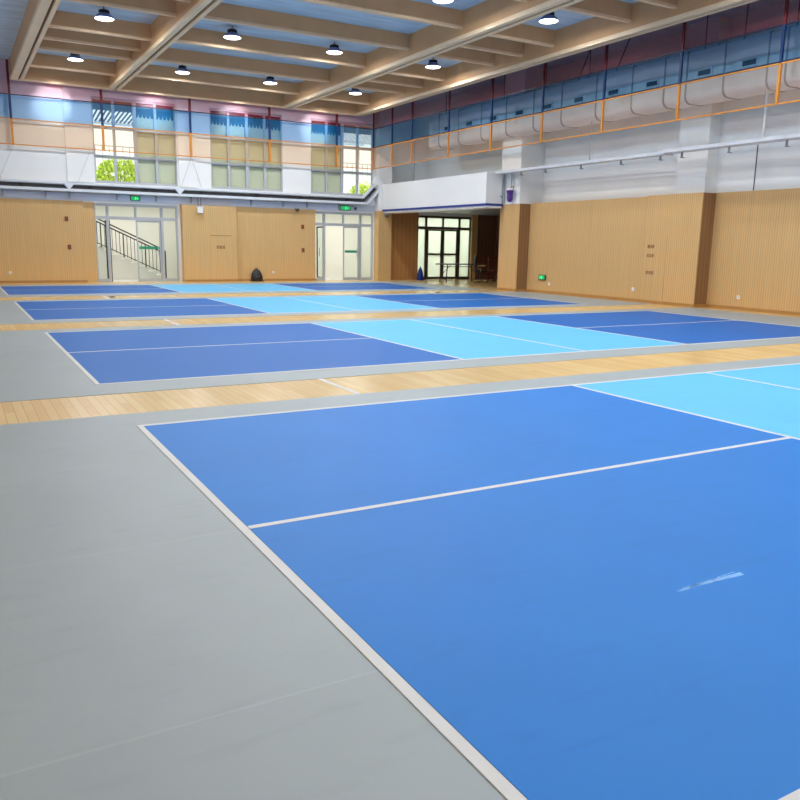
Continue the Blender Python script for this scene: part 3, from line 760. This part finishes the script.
def socket(c, axis, label):
    x, y, z = c; t = thing('wall_socket', label, 'socket', c, 'white wall sockets')
    if axis == 'far':
        MB().box(x-.045, x+.045, y-.015, y, z-.045, z+.045).build('face_plate', M['white_plastic'], t, bevel=.005)
        MB().box(x-.02, x-.012, y-.0165, y-.015, z-.015, z+.02).box(x+.012, x+.02, y-.0165, y-.015, z-.015, z+.02).build('slots', M['galv_dark'], t)
    else:
        MB().box(x-.015, x, y-.045, y+.045, z-.045, z+.045).build('face_plate', M['white_plastic'], t, bevel=.005)
        MB().box(x-.0165, x-.015, y-.02, y-.012, z-.015, z+.02).box(x-.0165, x-.015, y+.012, y+.02, z-.015, z+.02).build('slots', M['galv_dark'], t)
socket((.43, YF-.13, .34), 'far', 'white wall socket low on the far left wood panel')
socket((9.74, YF-.10, .33), 'far', 'white wall socket on the far wood panel right of the black backpack')
socket((15.65, 15.08, .31), 'r', 'white wall socket beside the low green exit sign')
socket((15.65, 11.42, .35), 'r', 'white wall socket just left of the big wood-clad pillar')
socket((16.05, 8.22, .32), 'r', 'white wall socket right of the big wood-clad pillar')
def button(c, label):
    x, y, z = c; t = thing('switch_plate', label, 'switch plate', c, 'red-brown wall plates')
    MB().box(x-.055, x+.055, y-.03, y, z-.075, z+.075).build('back_plate', M['red_brown'], t, bevel=.006)
    MB().lathe([(.035, 0), (.03, .012)], (0, 0, 0), 14)
    MB().box(x-.03, x+.03, y-.036, y-.03, z-.03, z+.03).build('button', M['mark_red'], t, bevel=.003)
button((2.29, YF-.13, 2.17), 'upper small red-brown plate on the far left wood panel')
button((2.33, YF-.13, 1.22), 'lower small red-brown plate on the far left wood panel')
button((10.99, YF-.10, 2.12), 'upper small red-brown plate left of the right glass doors')
button((11.0, YF-.10, 1.21), 'lower small red-brown plate left of the right glass doors')
def glyphs(m, P, u0, u1, z0, z1, n, seed):
    """blurred-looking reddish characters: short strokes in n cells"""
    rr = random.Random(seed); cw = (u1-u0)/n; h = z1-z0
    for i in range(n):
        a = u0+cw*i+cw*.08; b = a+cw*.84
        for k in range(3):
            z = z0+h*(.12+.32*k); m.face([P(a, z), P(b, z), P(b, z+h*.13), P(a, z+h*.13)])
        for k in range(2):
            u = a+(b-a)*(.2+.45*k+rr.uniform(-.08, .08)); m.face([P(u, z0), P(u+cw*.13, z0), P(u+cw*.13, z1), P(u, z1)])
cb = thing('hydrant_cabinet', 'flush wooden cabinet door with reddish lettering on the far wall middle panel', 'cabinet', (7.62, YF-.33, .08))
MB().box(7.2, 8.05, YF-.338, YF-.33, .08, 1.72).build('cabinet_door', M['wood_far'], cb)
g = MB(); glyphs(g, lambda u, z: (u, YF-.3395, z), 7.42, 7.76, 1.22, 1.34, 3, 1); g.build('lettering', M['mark_red'], cb)
MB().box(7.2, 8.0, YF-.341, YF-.338, 1.69, 1.72).build('top_pull', M['skirting'], cb)
cb = thing('hydrant_cabinet', 'flush wooden cabinet door with three lines of reddish lettering on the big right pillar', 'cabinet', (15.57, 10.7, .08))
MB().box(15.562, 15.57, 10.25, 10.98, .08, 1.85).build('cabinet_door', M['wood_right'], cb)
for (za, zb, n, sd, y0, y1) in ((1.5, 1.6, 2, 2, 10.66, 10.93), (1.26, 1.35, 3, 3, 10.66, 10.93), (.79, .89, 3, 4, 10.62, 10.92)):
    g = MB(); glyphs(g, lambda u, z: (15.5605, -u, z), -y1, -y0, za, zb, n, sd); g.build('lettering', M['mark_red'], cb)
# cameras and boxes near the far wall
def dome(c, label):
    t = thing('dome_camera', label, 'camera', c, 'small dome cameras'); x, y, z = c
    MB().box(x-.05, x+.05, y, y+.12, z+.06, z+.1).build('mount', M['duct_joint'], t)
    MB().lathe([(.01, -.07), (.05, -.055), (.075, 0), (.075, .03)], (x, y-.02, z+.03), 14).build('dome', M['galv_dark'], t, True)
    MB().lathe([(.085, .03), (.085, .07)], (x, y-.02, z+.03), 14).build('base', M['duct_joint'], t)
dome((10.72, YF-.22, 2.73), 'small dark dome camera under the far tray above the right half wood panel')
dome((14.55, YF-.5, 2.62), 'small dark dome camera high on the wood column beside the recess')
jb = thing('hanging_box', 'white box hanging below the far trays over the middle wood panel', 'box', (6.8, YF-.46, 2.5))
MB().box(6.72, 6.92, YF-.5, YF-.4, 2.5, 2.72).build('box_body', M['white_plastic'], jb, bevel=.01)
MB().box(6.7, 6.94, YF-.51, YF-.39, 2.70, 2.74).build('lid', M['galv'], jb)
for x in (6.76, 6.86):
    MB().tube([(x, YF-.44, 2.74), (x, YF-.42, 3.06)], .012, 6).build('cable', M['dark_pipe'], jb)
sk = thing('wall_spotlight', 'tiny dark spotlight beside the right green exit sign', 'lamp', (13.35, YF-.1, 2.9))
MB().tube([(13.18, YF-.03, 3.0), (13.26, YF-.08, 2.98)], .012, 6).build('arm', M['galv_dark'], sk)
MB().lathe([(.05, -.05), (.055, .02), (.03, .06)], (13.32, YF-.12, 2.9), 12).build('head', M['galv_dark'], sk, True)

# ------------------------------------------------------------------ backpack
bp = thing('backpack', 'black backpack leaning against the far wood panel', 'backpack', (9.0, 24.48, 0))
def blob(cx, cy, z0, prof, n=20, e=2.6):
    m = MB(); b = 0
    for (hw, hd, z, oy) in prof:
        for i in range(n):
            a = 2*pi*i/n; c_, s_ = cos(a), sin(a)
            m.v.append((cx+hw*math.copysign(abs(c_)**(2/e), c_), cy+oy+hd*math.copysign(abs(s_)**(2/e), s_), z0+z))
    k = len(prof)
    for j in range(k-1):
        for i in range(n):
            i2 = (i+1) % n; m.f.append((j*n+i, j*n+i2, (j+1)*n+i2, (j+1)*n+i)); m.m.append(0)
    m.f.append(tuple(range(n))[::-1]); m.m.append(0); m.f.append(tuple((k-1)*n+i for i in range(n))); m.m.append(0)
    return m
blob(9.0, 24.48, 0, [(.20, .12, 0, 0), (.225, .14, .05, 0), (.22, .14, .18, .0), (.19, .12, .30, .02), (.13, .09, .41, .04), (.05, .04, .465, .06)]).build('bag_body', M['black_plastic'], bp, True)
blob(9.0, 24.36, 0, [(.13, .03, .03, 0), (.15, .05, .06, 0), (.15, .05, .18, 0), (.10, .03, .24, .02)]).build('front_pocket', M['black'], bp, True)
MB().tube([(8.96, 24.54, .45), (8.96, 24.53, .50), (9.04, 24.53, .50), (9.04, 24.54, .45)], .012, 8).build('carry_handle', M['black'], bp, True)
for s in (1, -1):
    MB().tube([(9+.06*s, 24.57, .42), (9+.14*s, 24.60, .25), (9+.19*s, 24.5, .03), (9+.27*s, 24.42, .015)], .015, 8).build('shoulder_strap', M['black'], bp, True)

# ------------------------------------------------------------------ things in the side recess
bb = thing('blue_bag', 'tall narrow dark blue bag standing left of the recess glass doors', 'bag', (16.3, 24.3, 0))
blob(16.3, 24.35, 0, [(.13, .13, 0, 0), (.14, .14, .04, 0), (.12, .12, .25, 0), (.08, .08, .42, 0), (.03, .03, .54, 0)]).build('bag_body', M['blue_cloth'], bb, True)
MB().tube([(16.28, 24.35, .53), (16.28, 24.35, .60), (16.32, 24.35, .60), (16.32, 24.35, .53)], .01, 6).build('loop', M['blue_cloth'], bb)
TXc, TYc = 17.15, 22.6
tb = thing('folding_table', 'dark folding table in the recess in front of the glass doors', 'table', (TXc, TYc, 0))
MB().box(TXc-1.0, TXc+1.0, TYc-.3, TYc+.3, .71, .75).build('tabletop', M['galv_dark'], tb, bevel=.01)
for s in (-1, 1):
    for q in (-1, 1):
        x = TXc+s*.8; y = TYc+q*.24
        MB().tube([(x-.04*s, y, .71), (x, y, .02)], .02, 8).build('leg', M['iron'], tb)
        MB().lathe([(.028, 0), (.028, .03)], (x, y, 0), 10).build('foot_cap', M['black'], tb)
    MB().tube([(TXc+s*.8, TYc-.24, .12), (TXc+s*.8, TYc+.24, .12)], .014, 8).build('stretcher', M['iron'], tb)
    MB().tube([(TXc+s*.45, TYc, .70), (TXc+s*.79, TYc, .38)], .012, 8).build('brace', M['iron'], tb)
MB().tube([(TXc-.8, TYc+.2, .62), (TXc+.8, TYc+.2, .62)], .014, 8).build('stretcher', M['iron'], tb)
# office chair (built in local coordinates)
oc = thing('office_chair', 'black office chair with tan armrests beside the folding table', 'chair', (0, 0, 0))
MB().box(-.24, .24, -.24, .24, .43, .50).build('seat', M['black_plastic'], oc, bevel=.03, local=True)
m = MB()
for i in range(7):
    z = .55+i*.08; d = .22+.03*math.sin(i/6*pi)
    m.box(-.22+.01*abs(i-3), .22-.01*abs(i-3), d, d+.05, z, z+.085)
m.build('backrest', M['black_plastic'], oc, local=True)
MB().tube([(0, .12, .46), (0, .26, .48), (0, .29, .7)], .02, 8).build('back_bar', M['iron'], oc, local=True)
for s in (-1, 1):
    MB().tube([(s*.22, .05, .47), (s*.3, .05, .5), (s*.3, .12, .68), (s*.28, -.14, .7)], .022, 8).build('armrest', M['tan'], oc, local=True)
MB().tube([(0, 0, .09), (0, 0, .44)], .025, 10).build('gas_column', M['iron'], oc, local=True)
for i in range(5):
    a = 2*pi*i/5+.3
    MB().tube([(0, 0, .11), (.28*cos(a), .28*sin(a), .07)], .02, 8).build('base_arm', M['tan'], oc, local=True)
    MB().lathe([(.015, 0), (.03, .02), (.03, .045), (.015, .06)], (.28*cos(a), .28*sin(a), 0), 10).build('caster', M['black'], oc, local=True)
oc.location = (17.75, 21.9, 0); oc.rotation_euler = (0, 0, 1.1)
# reddish high-backed wooden chairs at the dark end
def children(o): return [c for c in bpy.data.objects if c.parent == o]
wc = thing('wooden_chair', '', 'chair', (0, 0, 0), 'red-brown chairs at the dark end of the recess')
MB().box(-.21, .21, -.2, .2, .43, .47).build('seat', M['chair_red'], wc, bevel=.008, local=True)
for s in (-1, 1):
    MB().box(s*.19-.02, s*.19+.02, -.2, -.16, 0, .43).build('leg', M['chair_red'], wc, local=True)
    MB().box(s*.19-.02, s*.19+.02, .16, .2, 0, 1.02).build('leg', M['chair_red'], wc, local=True)
    MB().box(s*.19-.012, s*.19+.012, -.16, .16, .2, .235).build('stretcher', M['chair_red'], wc, local=True)
for z in (.62, .78, .94):
    MB().box(-.17, .17, .17, .19, z, z+.06).build('back_slat', M['chair_red'], wc, local=True)
spots = [(18.5, 22.9, .1, 'left'), (19.05, 22.75, 0, 'middle'), (19.6, 22.6, -.1, 'right')]
for i, (x, y, a, w_) in enumerate(spots):
    if i == 0: o = wc
    else:
        o = wc.copy(); COL.objects.link(o)
        for c in children(wc):
            d = c.copy(); COL.objects.link(d); d.parent = o
    o.location = (x, y, 0); o.rotation_euler = (0, 0, a)
    o['label'] = 'red-brown wooden chair at the dark end of the recess, %s one of three' % w_

# ------------------------------------------------------------------ light
wd = bpy.data.worlds.new('sky'); SC.world = wd; wd.use_nodes = True
nt = wd.node_tree; bg = nt.nodes['Background']
tc = nt.nodes.new('ShaderNodeTexCoord'); sx = nt.nodes.new('ShaderNodeSeparateXYZ'); rp = nt.nodes.new('ShaderNodeValToRGB')
nt.links.new(tc.outputs['Generated'], sx.inputs[0]); nt.links.new(sx.outputs[2], rp.inputs['Fac'])
rp.color_ramp.elements[0].color = (1, .97, .9, 1); rp.color_ramp.elements[1].color = (.85, .93, 1, 1)
nt.links.new(rp.outputs['Color'], bg.inputs['Color']); bg.inputs['Strength'].default_value = 1.5
sn = bpy.data.lights.new('sun', 'SUN'); sn.energy = 3.0; sn.angle = .02; sn.color = (1, .96, .88)
so = bpy.data.objects.new('sun', sn); COL.objects.link(so); so.rotation_euler = (math.radians(38), 0, math.radians(-15))
def area(name, loc, rot, sx_, sy2, e, c=(1, 1, 1)):
    ld = bpy.data.lights.new(name, 'AREA'); ld.shape = 'RECTANGLE'; ld.size = sx_; ld.size_y = sy2; ld.energy = e; ld.color = c
    o = bpy.data.objects.new(name, ld); COL.objects.link(o); o.location = loc; o.rotation_euler = rot
area('corridor_light', (4.6, 26.2, 2.97), (0, 0, 0), 5, 1.2, 90, (1, .99, .97))
area('corridor_light', (12.8, 26.2, 2.97), (0, 0, 0), 5, 1.2, 90, (1, .99, .97))
area('corridor_light', (18, 26.2, 2.97), (0, 0, 0), 4, 1.2, 80, (.97, 1, .95))

SC.view_settings.view_transform = 'Standard'; SC.view_settings.look = 'None'
SC.view_settings.exposure = 0; SC.view_settings.gamma = 1
SC.cycles.use_denoising = True
SC.cycles.max_bounces = 10; SC.cycles.diffuse_bounces = 5; SC.cycles.transparent_max_bounces = 16
SC.cycles.sample_clamp_indirect = 6
